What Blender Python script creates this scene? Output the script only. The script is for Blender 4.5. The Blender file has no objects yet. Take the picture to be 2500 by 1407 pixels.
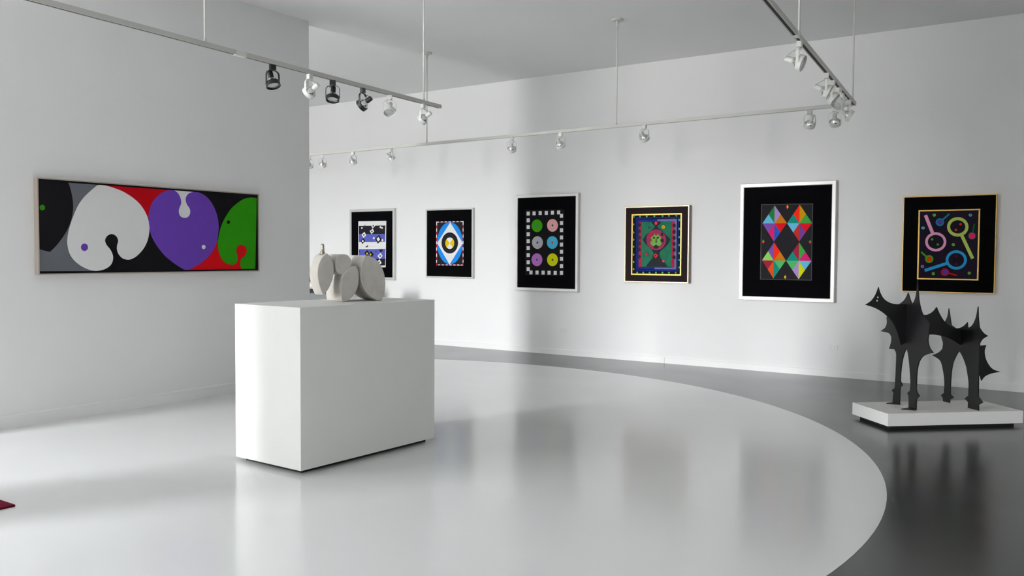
import bpy, bmesh, math, random
from mathutils import Vector, Matrix
random.seed(7)
scene = bpy.context.scene
COL = scene.collection

# ------------------------------------------------------------------ camera
IW, IH = 2500.0, 1407.0
F_PX = 2114.742
YAW, PITCH, ROLL = math.radians(34.24678), math.radians(-2.23126), math.radians(0.3132)
EYE = Vector((0, 0, 1.5))
FWD = Vector((-math.sin(YAW)*math.cos(PITCH), math.cos(YAW)*math.cos(PITCH), math.sin(PITCH)))
_r = Vector((math.cos(YAW), math.sin(YAW), 0)); _u = _r.cross(FWD)
RGT = _r*math.cos(ROLL) + _u*math.sin(ROLL)
UPV = _u*math.cos(ROLL) - _r*math.sin(ROLL)
cam_data = bpy.data.cameras.new('camera')
cam_data.sensor_width = 36.0
cam_data.lens = F_PX*36.0/IW
cam_data.clip_start = 0.05
cam_data.clip_end = 200
cam = bpy.data.objects.new('camera', cam_data)
M = Matrix.Identity(4)
for i in range(3):
    M[i][0] = RGT[i]; M[i][1] = UPV[i]; M[i][2] = -FWD[i]; M[i][3] = EYE[i]
cam.matrix_world = M
COL.objects.link(cam)
scene.camera = cam

# ------------------------------------------------------------------ room numbers (metres)
YB = 11.0934      # back wall
XL = -7.6326      # face of the free-standing display wall on the left
ZC = 4.173        # ceiling
PART_Y0, PART_Y1 = 2.55, 7.018   # the display wall's two ends
FRONT_Y = -4.3    # street front
SIDE_X0, SIDE_X1 = -13.2, 3.4
WINDOWS_AND_FILL = [(-9.6, -8.2, 0.05, 3.1), (-5.28, -5.07, 0.05, 2.3), (1.55, 1.87, 0.4, 2.2)]  # both narrow slits after the wide window are added to brighten the pedestal

# ------------------------------------------------------------------ daylight
world = bpy.data.worlds.new('world'); scene.world = world
world.use_nodes = True
wn = world.node_tree.nodes; wl = world.node_tree.links
wn.clear()
w_out = wn.new('ShaderNodeOutputWorld'); w_bg = wn.new('ShaderNodeBackground')
w_tc = wn.new('ShaderNodeTexCoord'); w_sep = wn.new('ShaderNodeSeparateXYZ'); w_ramp = wn.new('ShaderNodeValToRGB')
w_map = wn.new('ShaderNodeMapRange')
wl.new(w_tc.outputs['Generated'], w_sep.inputs[0])
w_map.inputs['From Min'].default_value = -1; w_map.inputs['From Max'].default_value = 1
wl.new(w_sep.outputs['Z'], w_map.inputs['Value'])
wl.new(w_map.outputs['Result'], w_ramp.inputs[0])
cr = w_ramp.color_ramp
cr.elements[0].position = 0.0; cr.elements[0].color = (0.19, 0.19, 0.185, 1)
cr.elements[1].position = 1.0; cr.elements[1].color = (0.96, 0.98, 1.0, 1)
e = cr.elements.new(0.485); e.color = (0.24, 0.24, 0.235, 1)
e = cr.elements.new(0.515); e.color = (0.70, 0.705, 0.715, 1)      # overcast sky: paler towards the zenith
e = cr.elements.new(0.75); e.color = (0.95, 0.97, 1.0, 1)
wl.new(w_ramp.outputs[0], w_bg.inputs['Color'])
w_bg.inputs['Strength'].default_value = 180.0
wl.new(w_bg.outputs[0], w_out.inputs['Surface'])

for (x0, x1, z0, z1) in WINDOWS_AND_FILL:      # portals only guide the sky's light through the openings
    ld = bpy.data.lights.new('window_and_fill_portal', 'AREA')
    ld.shape = 'RECTANGLE'; ld.size = x1-x0; ld.size_y = z1-z0
    ld.cycles.is_portal = True
    lo = bpy.data.objects.new('window_and_fill_portal', ld)
    lo.location = ((x0+x1)/2, FRONT_Y-0.02, (z0+z1)/2)
    lo.rotation_euler = (math.radians(90), 0, 0)     # light's -Z looks along +Y
    COL.objects.link(lo)

vs = scene.view_settings
vs.view_transform = 'Standard'
vs.look = 'None'
vs.gamma = 1.0
vs.use_curve_mapping = False
vs.exposure = 0.1

# ------------------------------------------------------------------ helpers
def lin(c):
    c = c/255.0
    return c/12.92 if c <= 0.04045 else ((c+0.055)/1.055)**2.4

def rgb(r, g, b, k=1.0):
    return (min(lin(r)*k, 1), min(lin(g)*k, 1), min(lin(b)*k, 1), 1)

MATS = {}
def mat(name, color, rough=0.5, metal=0.0, var=0.04, scale=8.0, bump=0.0, bscale=60.0, spec=0.5, rough_var=0.0):
    """Principled material with a noise-driven tint and optional fine relief."""
    if name in MATS:
        return MATS[name]
    m = bpy.data.materials.new(name); m.use_nodes = True
    nt = m.node_tree; b = nt.nodes['Principled BSDF']
    b.inputs['Roughness'].default_value = rough
    b.inputs['Metallic'].default_value = metal
    b.inputs['Specular IOR Level'].default_value = spec
    tc = nt.nodes.new('ShaderNodeTexCoord')
    n = nt.nodes.new('ShaderNodeTexNoise'); n.inputs['Scale'].default_value = scale
    n.inputs['Detail'].default_value = 4
    nt.links.new(tc.outputs['Object'], n.inputs['Vector'])
    mix = nt.nodes.new('ShaderNodeMix'); mix.data_type = 'RGBA'
    c = color
    mix.inputs['A'].default_value = (c[0]*(1-var), c[1]*(1-var), c[2]*(1-var), 1)
    mix.inputs['B'].default_value = (min(c[0]*(1+var), 1), min(c[1]*(1+var), 1), min(c[2]*(1+var), 1), 1)
    nt.links.new(n.outputs['Fac'], mix.inputs['Factor'])
    nt.links.new(mix.outputs['Result'], b.inputs['Base Color'])
    if rough_var:
        mr = nt.nodes.new('ShaderNodeMapRange')
        mr.inputs['To Min'].default_value = rough-rough_var; mr.inputs['To Max'].default_value = rough+rough_var
        nt.links.new(n.outputs['Fac'], mr.inputs['Value'])
        nt.links.new(mr.outputs['Result'], b.inputs['Roughness'])
    if bump:
        n2 = nt.nodes.new('ShaderNodeTexNoise'); n2.inputs['Scale'].default_value = bscale
        nt.links.new(tc.outputs['Object'], n2.inputs['Vector'])
        bp = nt.nodes.new('ShaderNodeBump'); bp.inputs['Strength'].default_value = bump
        bp.inputs['Distance'].default_value = 0.01
        nt.links.new(n2.outputs['Fac'], bp.inputs['Height'])
        nt.links.new(bp.outputs['Normal'], b.inputs['Normal'])
    MATS[name] = m
    return m

WALL = mat('wall_paint', (0.87, 0.87, 0.865, 1), 0.75, var=0.01, scale=1.5, bump=0.04, bscale=180, spec=0.25)
CEIL = mat('ceiling_paint', (0.92, 0.92, 0.92, 1), 0.85, var=0.01, scale=1.2, spec=0.2)
TRIM = mat('trim_paint', (0.88, 0.88, 0.87, 1), 0.45, var=0.01, scale=3)
PLINTH = mat('plinth_paint', (0.87, 0.87, 0.845, 1), 0.5, var=0.012, scale=4, bump=0.02, bscale=150, spec=0.35)
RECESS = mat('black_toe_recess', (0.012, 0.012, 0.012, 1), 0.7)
FLOOR_D = mat('floor_charcoal', (0.038, 0.039, 0.040, 1), 0.20, var=0.22, scale=1.1, bump=0.012, bscale=5, spec=0.6, rough_var=0.05)
FLOOR_W = mat('floor_white_epoxy', (0.77, 0.78, 0.775, 1), 0.17, var=0.035, scale=0.9, bump=0.010, bscale=4, spec=0.6, rough_var=0.04)
RAIL = mat('rail_enamel', (0.62, 0.62, 0.58, 1), 0.4, var=0.02)
SLOT = mat('rail_slot_black', (0.015, 0.014, 0.013, 1), 0.6)
LAMPW = mat('lamp_white_enamel', (0.80, 0.80, 0.76, 1), 0.35, var=0.02)
LAMPB = mat('lamp_black_enamel', (0.010, 0.010, 0.011, 1), 0.35, var=0.1)
CHROME = mat('lamp_reflector', (0.80, 0.81, 0.82, 1), 0.12, metal=1.0, var=0.05, scale=60)
LENS = mat('lamp_lens_glass', (0.62, 0.64, 0.65, 1), 0.08, metal=0.75, var=0.12, scale=70, bump=0.15, bscale=140)
CORDW = mat('cord_grey', (0.45, 0.45, 0.43, 1), 0.5)

def new_obj(name, mesh, parent=None, loc=(0, 0, 0)):
    o = bpy.data.objects.new(name, mesh)
    COL.objects.link(o)
    o.location = loc
    if parent:
        o.parent = parent
    return o

def thing(name, label, cat, loc=(0, 0, 0), rotz=0.0, group=None):
    o = new_obj(name, None, None, loc)
    o.empty_display_size = 0.1
    o.rotation_euler = (0, 0, rotz)
    o['label'] = label; o['category'] = cat
    if group: o['group'] = group
    return o

def tag(o, label, cat, group=None):
    o['label'] = label; o['category'] = cat
    if group: o['group'] = group
    return o

def struct(o):
    o['kind'] = 'structure'
    return o

def box_bm(bm, x0, x1, y0, y1, z0, z1, mi=0):
    v = [bm.verts.new(p) for p in ((x0, y0, z0), (x1, y0, z0), (x1, y1, z0), (x0, y1, z0), (x0, y0, z1), (x1, y0, z1), (x1, y1, z1), (x0, y1, z1))]
    for f in ((0, 3, 2, 1), (4, 5, 6, 7), (0, 1, 5, 4), (1, 2, 6, 5), (2, 3, 7, 6), (3, 0, 4, 7)):
        bm.faces.new([v[i] for i in f]).material_index = mi

def finish(bm, name, mats, bevel=0.0, smooth=False, seg=2):
    if bevel:
        bmesh.ops.bevel(bm, geom=list(bm.edges), offset=bevel, segments=seg, affect='EDGES', profile=0.5)
    bmesh.ops.recalc_face_normals(bm, faces=bm.faces)
    me = bpy.data.meshes.new(name)
    bm.to_mesh(me); bm.free()
    for m in (mats if isinstance(mats, (list, tuple)) else [mats]):
        me.materials.append(m)
    if smooth:
        for p in me.polygons: p.use_smooth = True
    return me

def box(name, x0, x1, y0, y1, z0, z1, m, parent=None, bevel=0.0, loc=(0, 0, 0)):
    bm = bmesh.new(); box_bm(bm, x0, x1, y0, y1, z0, z1)
    return new_obj(name, finish(bm, name, m, bevel), parent, loc)

def tube_bm(bm, pts, radii, n=10, cap=True):
    """Sweep a circle along pts."""
    pts = [Vector(p) for p in pts]
    if not isinstance(radii, (list, tuple)): radii = [radii]*len(pts)
    rings = []
    ref = None
    for i, p in enumerate(pts):
        d = (pts[min(i+1, len(pts)-1)]-pts[max(i-1, 0)]).normalized()
        if ref is None:
            ref = d.orthogonal().normalized()
        a = (ref-d*ref.dot(d)).normalized(); ref = a
        b = d.cross(a)
        rings.append([bm.verts.new(p+(a*math.cos(t)+b*math.sin(t))*radii[i]) for t in [2*math.pi*k/n for k in range(n)]])
    for i in range(len(rings)-1):
        for k in range(n):
            bm.faces.new((rings[i][k], rings[i][(k+1) % n], rings[i+1][(k+1) % n], rings[i+1][k]))
    if cap:
        bm.faces.new(rings[0][::-1]); bm.faces.new(rings[-1])

def lathe_bm(bm, prof, n=28, close=False):
    """Profile (r, z) spun round Z."""
    rings = []
    for r, z in prof:
        if r < 1e-6:
            rings.append([bm.verts.new((0, 0, z))])
        else:
            rings.append([bm.verts.new((r*math.cos(2*math.pi*k/n), r*math.sin(2*math.pi*k/n), z)) for k in range(n)])
    pairs = list(zip(rings[:-1], rings[1:]))
    if close: pairs.append((rings[-1], rings[0]))
    for a, b in pairs:
        for k in range(n):
            k2 = (k+1) % n
            if len(a) == 1 and len(b) == 1: continue
            if len(a) == 1: bm.faces.new((a[0], b[k2], b[k]))
            elif len(b) == 1: bm.faces.new((a[k], a[k2], b[0]))
            else: bm.faces.new((a[k], a[k2], b[k2], b[k]))

def sight(px, py):
    """Direction from the eye through a point of the photograph (survey of the room from its one picture)."""
    return FWD + RGT*((px-IW/2)/F_PX) + UPV*((IH/2-py)/F_PX)

def on_plane(px, py, p0, n):
    d = sight(px, py)
    return EYE + d*((Vector(p0)-EYE).dot(n)/d.dot(n))

def smooth_loop(pts, sub=4, corner=48):
    """Catmull-Rom through a closed outline, keeping sharp corners sharp."""
    n = len(pts); P = [Vector(p) for p in pts]
    sharp = []
    for i in range(n):
        a = (P[i]-P[i-1]); b = (P[(i+1) % n]-P[i])
        ang = math.degrees(a.angle(b)) if a.length > 1e-9 and b.length > 1e-9 else 180
        sharp.append(ang > corner)
    out = []
    for i in range(n):
        p1, p2 = P[i], P[(i+1) % n]
        p0 = P[i-1] if not sharp[i] else p1+(p1-p2)*0.5
        p3 = P[(i+2) % n] if not sharp[(i+1) % n] else p2+(p2-p1)*0.5
        for s in range(sub):
            t = s/sub
            out.append(0.5*((2*p1)+(p2-p0)*t+(2*p0-5*p1+4*p2-p3)*t*t+(3*p1-p0-3*p2+p3)*t**3))
    return out

def plate_mesh(name, loops, thick, m, bevel=0.0):
    """Flat plate cut to a 2-D outline (first loop) with holes (further loops), lying in XY, thickness along Z."""
    cu = bpy.data.curves.new(name, 'CURVE'); cu.dimensions = '2D'; cu.fill_mode = 'BOTH'
    cu.extrude = thick/2-bevel; cu.bevel_depth = bevel; cu.bevel_resolution = 1
    for lp in loops:
        s = cu.splines.new('POLY'); s.points.add(len(lp)-1); s.use_cyclic_u = True
        for i, p in enumerate(lp): s.points[i].co = (p[0], p[1], 0, 1)
    tmp = bpy.data.objects.new('tmp_outline', cu); COL.objects.link(tmp)
    dg = bpy.context.evaluated_depsgraph_get()
    me = bpy.data.meshes.new_from_object(tmp.evaluated_get(dg), depsgraph=dg)
    bpy.data.objects.remove(tmp); bpy.data.curves.remove(cu)
    me.name = name
    me.materials.clear(); me.materials.append(m)
    return me

# ------------------------------------------------------------------ the room
struct(box('floor', SIDE_X0-0.2, SIDE_X1+0.2, FRONT_Y-0.3, YB+0.2, -0.12, 0.0, FLOOR_D))

# unseen pale floor behind the camera, added to bounce more daylight inside
struct(box('floor_bounce', SIDE_X0, SIDE_X1, FRONT_Y, -0.3, -0.0005, 0.0015, FLOOR_W))

# the white painted circle: everything of it in front of / left of the display wall too
bm = bmesh.new()
cx, cy, rr = -6.025, 4.813, 5.04
n = 220
top = [bm.verts.new((cx+rr*math.cos(2*math.pi*k/n), cy+rr*math.sin(2*math.pi*k/n), 0.0015)) for k in range(n)]
bot = [bm.verts.new((v.co.x, v.co.y, -0.0005)) for v in top]
bm.faces.new(top)
for k in range(n):
    bm.faces.new((bot[k], bot[(k+1) % n], top[(k+1) % n], top[k]))
struct(new_obj('floor_painted_circle', finish(bm, 'floor_painted_circle', FLOOR_W)))

struct(box('ceiling', SIDE_X0-0.2, SIDE_X1+0.2, FRONT_Y-0.3, YB+0.2, ZC, ZC+0.15, CEIL))
struct(box('wall_back', SIDE_X0-0.2, SIDE_X1+0.2, YB, YB+0.2, 0, ZC, WALL))
struct(box('wall_left', XL-0.16, XL, PART_Y0, PART_Y1, 0, ZC, WALL))
struct(box('wall_far_left', SIDE_X0-0.2, SIDE_X0, FRONT_Y, YB, 0, ZC, WALL))
struct(box('wall_right', SIDE_X1, SIDE_X1+0.2, FRONT_Y, YB, 0, ZC, WALL))
# street front with its wide window and the added fill slits
bm = bmesh.new()
xs = [SIDE_X0-0.2] + [v for w in WINDOWS_AND_FILL for v in w[:2]] + [SIDE_X1+0.2]
for i in range(0, len(xs), 2):
    box_bm(bm, xs[i], xs[i+1], FRONT_Y-0.3, FRONT_Y, 0, ZC)
for x0, x1, z0, z1 in WINDOWS_AND_FILL:
    box_bm(bm, x0, x1, FRONT_Y-0.3, FRONT_Y, 0, z0)
    box_bm(bm, x0, x1, FRONT_Y-0.3, FRONT_Y, z1, ZC)
struct(new_obj('wall_front', finish(bm, 'wall_front', WALL)))
for i, (x0, x1, z0, z1) in enumerate(WINDOWS_AND_FILL):
    bm = bmesh.new()
    t = 0.03
    for a in ((x0, x0+t, z0, z1), (x1-t, x1, z0, z1), (x0, x1, z0, z0+t), (x0, x1, z1-t, z1)):
        box_bm(bm, a[0], a[1], FRONT_Y-0.18, FRONT_Y-0.10, a[2], a[3])
    struct(new_obj('window_%d' % (i+1), finish(bm, 'window_frame', TRIM)))
# unseen square column left of the camera, added to shade floor and pedestal
struct(box('shade_column', -6.45, -5.9, 0.7, 1.04, 0, ZC, WALL))

# baseboards
def baseboard(name, segs, axis, face, sgn, h, th):
    bm = bmesh.new()
    for a, b in segs:
        prof = [(0, 0), (th, 0), (th, h-0.006), (th-0.005, h), (0, h)]
        vs_ = []
        for s in (a, b):
            vs_.append([bm.verts.new((face+sgn*d, s, z) if axis == 'y' else (s, face+sgn*d, z)) for d, z in prof])
        k = len(prof)
        for i in range(k):
            bm.faces.new((vs_[0][i], vs_[0][(i+1) % k], vs_[1][(i+1) % k], vs_[1][i]))
        bm.faces.new(vs_[0][::-1]); bm.faces.new(vs_[1])
    return struct(new_obj(name, finish(bm, name, TRIM)))
baseboard('baseboard_back', [(SIDE_X0, -4.983), (-4.979, SIDE_X1)], 'x', YB, -1, 0.083, 0.014)
baseboard('baseboard_left', [(PART_Y0, PART_Y1)], 'y', XL, 1, 0.112, 0.014)

# ------------------------------------------------------------------ framed pictures
class Panel:
    """A hung picture. (u, v) run along the wall and up, w out of the wall; photo points map onto its face."""
    def __init__(self, name, label, origin, udir, w, h, depth, zoom_off, zoom_s, group='framed geometric pictures'):
        self.w, self.h, self.depth = w, h, depth
        self.u = Vector(udir); self.n = self.u.cross(Vector((0, 0, 1)))
        self.o = Vector(origin)                      # lower left corner on the wall
        self.root = thing(name, label, 'picture', self.o, math.atan2(self.u.y, self.u.x), group)
        self.off, self.s = zoom_off, zoom_s
    def uv(self, x, y):
        p = on_plane(self.off[0]+x/self.s, self.off[1]+y/self.s, self.o+self.n*self.depth, self.n)-self.o
        return (p.dot(self.u), p.z)
    # local axes of the root: x = u, y = -n (into the wall), z = up
    def mesh(self, name, bm, mats, parent=None):
        return new_obj(name, finish(bm, name, mats), parent or self.root)
    def frame(self, name, u0, u1, v0, v1, tw, d0, d1, m, lip=0.0):
        """Mitred frame of four rails, width tw, from depth d0 to d1."""
        bm = bmesh.new()
        ring = []
        prof = [(0, d0), (0, d1-lip), (lip, d1), (tw-lip, d1), (tw, d1-lip), (tw, d0)] if lip else [(0, d0), (0, d1), (tw, d1), (tw, d0)]
        for t, d in prof:
            ring.append([bm.verts.new((u, -d, v)) for u, v in ((u0+t, v0+t), (u1-t, v0+t), (u1-t, v1-t), (u0+t, v1-t))])
        k = len(ring)
        for i in range(k):
            a, b = ring[i], ring[(i+1) % k]
            for c in range(4):
                bm.faces.new((a[c], a[(c+1) % 4], b[(c+1) % 4], b[c]))
        return self.mesh(name, bm, m)
    def board(self, name, u0, u1, v0, v1, d0, d1, m):
        bm = bmesh.new(); box_bm(bm, u0, u1, -d1, -d0, v0, v1)
        return self.mesh(name, bm, m)

class Print:
    """Flat painted shapes on a picture: one mesh, layers a hair apart, one material per colour."""
    def __init__(self, panel, d):
        self.p, self.d, self.k = panel, d, 0
        self.bm = bmesh.new(); self.mats = []; self.clip = None
    def _mi(self, m):
        if m not in self.mats: self.mats.append(m)
        return self.mats.index(m)
    def poly_uv(self, uvs, m, step=True):
        if self.clip:
            c = self.clip; uvs = [(min(max(u, c[0]), c[1]), min(max(v, c[2]), c[3])) for u, v in uvs]
        if step: self.k += 1
        d = self.d+self.k*0.00022
        f = self.bm.faces.new([self.bm.verts.new((u, -d, v)) for u, v in uvs])
        f.material_index = self._mi(m)
        f.normal_update()
        if f.normal.y > 0: f.normal_flip()
    def poly(self, pts, m, smooth=False, step=True):
        uv = [self.p.uv(x, y) for x, y in pts]
        if smooth: uv = [(q.x, q.y) for q in smooth_loop([(a, b, 0) for a, b in uv], 4)]
        self.poly_uv(uv, m, step)
    def dot(self, x, y, rx, ry, m, n=28, step=True):
        self.poly([(x+rx*math.cos(2*math.pi*i/n), y+ry*math.sin(2*math.pi*i/n)) for i in range(n)], m, False, step)
    def ring(self, x, y, rx, ry, t, m, n=40):
        self.k += 1
        d = self.d+self.k*0.00022
        a = [self.p.uv(x+rx*math.cos(2*math.pi*i/n), y+ry*math.sin(2*math.pi*i/n)) for i in range(n)]
        b = [self.p.uv(x+(rx-t)*math.cos(2*math.pi*i/n), y+(ry-t)*math.sin(2*math.pi*i/n)) for i in range(n)]
        va = [self.bm.verts.new((u, -d, v)) for u, v in a]; vb = [self.bm.verts.new((u, -d, v)) for u, v in b]
        for i in range(n):
            f = self.bm.faces.new((va[i], va[(i+1) % n], vb[(i+1) % n], vb[i])); f.material_index = self._mi(m)
            f.normal_update()
            if f.normal.y > 0: f.normal_flip()
    def stem(self, x0, y0, x1, y1, w, m):
        d = Vector((x1-x0, y1-y0)).normalized(); q = Vector((-d.y, d.x))*w/2
        self.poly([(x0+q.x, y0+q.y), (x1+q.x, y1+q.y), (x1-q.x, y1-q.y), (x0-q.x, y0-q.y)], m)
    def rect(self, tl, tr, br, bl, m):
        self.poly([tl, tr, br, bl], m)
    def done(self, name='print'):
        me = bpy.data.meshes.new(name)
        self.bm.to_mesh(me); self.bm.free()
        for m in self.mats: me.materials.append(m)
        return new_obj(name, me, self.p.root)

def ink(name, r, g, b, k=1.0, var=0.05, scale=14):
    return mat('ink_'+name, rgb(r, g, b, k), 0.6, var=var, scale=scale, spec=0.05)
K_BLK = ink('black', 24, 23, 26, 1, 0.1)
K_BLK2 = ink('soft_black', 38, 37, 41, 1, 0.08)
K_MAT = mat('mat_board_black', rgb(8, 8, 11), 0.7, var=0.15, scale=6, spec=0.02)
K_MATB = mat('mat_board_brown_black', rgb(40, 31, 31), 0.6, var=0.1, scale=6, spec=0.04)
K_WHT = ink('white', 232, 232, 232, 1, 0.02)
K_GRY = ink('grey', 106, 110, 116, 1, 0.10, 5)
K_GRN = ink('leaf_green', 48, 148, 16)
K_RED = ink('red', 208, 16, 26)
K_RED2 = ink('deep_red', 182, 12, 24)
K_PUR = ink('violet', 108, 70, 178)
SILVER = mat('frame_silver', (0.66, 0.66, 0.63, 1), 0.36, metal=0.25, var=0.04, scale=20)
SILVER_W = mat('frame_white_silver', (0.77, 0.76, 0.74, 1), 0.36, metal=0.2, var=0.03, scale=20)
GOLD = mat('frame_gold', (0.66, 0.42, 0.10, 1), 0.34, metal=0.45, var=0.06, scale=20)
GOLD_P = mat('frame_pale_gold', (0.80, 0.66, 0.42, 1), 0.32, metal=0.5, var=0.05, scale=20)
WOOD = mat('frame_side_wood', (0.30, 0.22, 0.18, 1), 0.5, var=0.15, scale=25)
BACKING = mat('picture_backing', (0.35, 0.28, 0.22, 1), 0.8)

# --- long canvas on the left display wall
P = Panel('long_painting', 'long abstract canvas of white, violet and green rounded shapes on the left wall',
          (XL+0.001, 3.872, 1.300), (0, 1, 0), 2.366, 0.838, 0.06, (60, 400), 4.1667)
P.frame('frame', 0, P.w, 0, P.h, 0.010, 0, 0.062, mat('frame_pale_wood', (0.42, 0.36, 0.31, 1), 0.5, var=0.08, scale=25))
P.board('canvas', 0.010, P.w-0.010, 0.010, P.h-0.010, 0.004, 0.052, K_BLK)
A = Print(P, 0.0525)
A.clip = (0.013, P.w-0.024, 0.026, P.h-0.026)
A.poly([(440, 170), (782, 208), (800, 500), (620, 900), (745, 1092), (132, 1094), (132, 700), (300, 400)], K_GRY)
A.poly([(150, 126), (440, 160), (470, 250), (490, 340), (499, 430), (491, 520), (470, 600), (430, 690), (370, 780), (310, 852), (262, 898), (134, 866)], ink('charcoal_black', 27, 26, 29), True)
A.dot(185, 446, 28, 29, K_GRN)
A.poly([(770, 204), (1150, 236), (1520, 264), (1420, 330), (1330, 440), (1268, 560), (1150, 460), (900, 300)], K_RED2)
A.poly([(1645, 1092), (1820, 900), (1962, 780), (2200, 800), (2290, 860), (2290, 1092)], K_RED)
A.poly([(1490, 264), (1770, 290), (1740, 400), (1740, 600), (1540, 600), (1540, 380)], K_WHT)
A.poly([(765, 207), (830, 222), (920, 248), (1020, 290), (1130, 365), (1200, 440), (1250, 530), (1272, 620), (1272, 700), (1252, 790), (1210, 870), (1150, 935), (1100, 966), (1055, 977), (1000, 962), (960, 920), (943, 870), (946, 825), (956, 788), (945, 750), (920, 725), (888, 716), (855, 727), (832, 752), (823, 785), (838, 825), (870, 865), (893, 905), (905, 955), (893, 1010), (860, 1050), (800, 1080), (725, 1090), (650, 1075), (570, 1035), (505, 980), (460, 910), (440, 830), (438, 770), (450, 690), (475, 600), (505, 520), (545, 430), (600, 350), (670, 280)], K_WHT, True)
A.dot(613, 850, 36, 38, K_PUR)
A.poly([(1645, 1090), (1540, 1025), (1450, 955), (1390, 890), (1330, 805), (1293, 730), (1273, 640), (1265, 540), (1280, 450), (1310, 380), (1370, 315), (1430, 278), (1485, 265), (1520, 268), (1555, 290), (1580, 325), (1595, 370), (1595, 410), (1580, 445), (1572, 485), (1582, 525), (1605, 545), (1632, 552), (1660, 545), (1682, 520), (1689, 485), (1680, 450), (1655, 415), (1642, 370), (1648, 335), (1670, 305), (1710, 288), (1755, 288), (1810, 305), (1870, 350), (1920, 420), (1955, 500), (1975, 590), (1978, 660), (1970, 740), (1955, 810), (1920, 885), (1870, 950), (1800, 1010), (1730, 1052)], K_PUR, True)
A.dot(1825, 847, 20, 22, K_WHT)
A.poly([(2366, 348), (2300, 343), (2240, 355), (2180, 390), (2110, 450), (2060, 520), (2012, 610), (1985, 700), (1970, 790), (1972, 860), (1990, 930), (2020, 985), (2060, 1015), (2110, 1030), (2145, 1020), (2165, 995), (2171, 950), (2163, 915), (2158, 882), (2168, 848), (2190, 828), (2215, 825), (2245, 840), (2262, 872), (2258, 910), (2238, 940), (2210, 965), (2196, 1005), (2202, 1050), (2240, 1092), (2350, 1092)], K_GRN, True)
A.dot(2077, 594, 16, 19, K_BLK)
A.done()

# --- the six framed prints on the back wall
def hung(name, label, u0, u1, z0, z1, off, s, depth=0.05):
    return Panel(name, label, (u0, YB-0.001, z0), (1, 0, 0), u1-u0, z1-z0, depth, off, s)

Z1 = ((840, 490), 6.7)
# 1: striped print
P = hung('framed_print', 'silver framed print of violet, black and white stripes with small diamonds, behind the stone sculpture', -10.997, -9.94, 1.048, 2.271, *Z1)
P.frame('frame', 0, P.w, 0, P.h, 0.046, 0, 0.05, SILVER, 0.006)
P.board('mat_board', 0.04, P.w-0.04, 0.04, P.h-0.04, 0.004, 0.038, K_MAT)
A = Print(P, 0.0385)
BLU = ink('violet_blue', 92, 98, 182); YEL = ink('lemon', 222, 214, 20)
A.poly([(226, 338), (683, 330), (673, 1092), (224, 1092)], K_WHT)
def band(y0, y1, m):
    A.poly([(235, y0+3), (669, y0-3), (664, y1-2), (235, y1+2)], m)
band(410, 547, K_BLK2); band(547, 677, BLU); band(792, 956, BLU); band(956, 1064, K_BLK2)
def dia(pts, m, cxy=None, cm=None, r=(11, 14)):
    A.poly(pts, m)
    if cxy: A.dot(cxy[0], cxy[1], r[0], r[1], cm)
A.dot(285, 448, 12, 17, K_WHT); A.dot(588, 434, 14, 17, K_WHT); A.dot(614, 447, 14, 17, K_WHT); A.dot(335, 410, 10, 12, BLU)
dia([(478, 366), (503, 412), (460, 457), (436, 405)], K_WHT, (470, 413), K_BLK)
dia([(463, 460), (486, 504), (443, 549), (414, 498)], K_WHT, (450, 504), K_BLK)
dia([(328, 510), (357, 566), (313, 612), (279, 557)], K_WHT, (319, 561), K_BLK)
dia([(313, 615), (338, 660), (293, 712), (267, 655)], K_BLK, (300, 662), K_WHT, (14, 18))
dia([(568, 560), (608, 640), (548, 705), (504, 625)], K_BLK)
A.poly([(561, 594), (584, 640), (549, 671), (526, 625)], K_WHT)
A.dot(482, 614, 15, 19, K_WHT); A.dot(622, 648, 15, 19, K_WHT); A.dot(358, 757, 9, 13, K_BLK); A.dot(378, 745, 9, 13, K_BLK)
A.dot(252, 834, 8, 10, K_BLK); A.dot(517, 833, 8, 11, K_BLK)
dia([(378, 808), (406, 860), (375, 912), (329, 858)], K_BLK, (372, 866), YEL, (12, 17))
dia([(437, 824), (479, 880), (440, 926), (404, 875)], K_BLK, (432, 882), YEL, (12, 17))
A.poly([(566, 799), (637, 806), (595, 852)], K_BLK2)
dia([(592, 852), (628, 905), (582, 958), (544, 908)], K_WHT, (587, 906), K_BLK, (10, 14))
dia([(578, 962), (613, 1022), (565, 1056), (535, 1000)], K_WHT, (570, 1008), K_BLK, (10, 13))
A.done()

# 2: blue eye print
P = hung('framed_print', 'silver framed black print with a white diamond in a bright blue oval', -9.252, -8.278, 1.107, 2.236, *Z1)
P.frame('frame', 0, P.w, 0, P.h, 0.026, 0, 0.05, SILVER, 0.005)
P.board('mat_board', 0.02, P.w-0.02, 0.02, P.h-0.02, 0.004, 0.040, K_MAT)
A = Print(P, 0.0405)
SKY_B = ink('sky_blue', 34, 136, 226); GOLDY = ink('golden', 222, 190, 16); CRIM = ink('crimson', 168, 20, 50)
A.poly([(1502, 345), (1948, 334), (1946, 1062), (1500, 1058)], K_WHT)
A.poly([(1516, 358), (1935, 349), (1934, 1047), (1514, 1045)], K_BLK2)
A.k += 1
for i in range(7):
    t0 = 1545+i*65
    if i < 6: A.poly([(t0, 345-(t0-1502)*0.0247), (t0+30, 345-(t0-1472)*0.0247), (t0+30, 358-(t0-1472)*0.0215), (t0, 358-(t0-1502)*0.0215)], CRIM, step=False)
    b0 = 1502+i*63
    A.poly([(b0, 1045), (b0+28, 1045), (b0+28, 1060), (b0, 1059)], CRIM, step=False)
for i in range(7):
    y0 = 405+i*103
    if y0+52 > 1045: y0 -= 6
    A.poly([(1501, y0), (1515, y0), (1514, y0+52), (1500, y0+52)], CRIM, step=False)
    A.poly([(1935, y0-2), (1948, y0-2), (1947, y0+50), (1934, y0+50)], CRIM, step=False)
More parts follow.
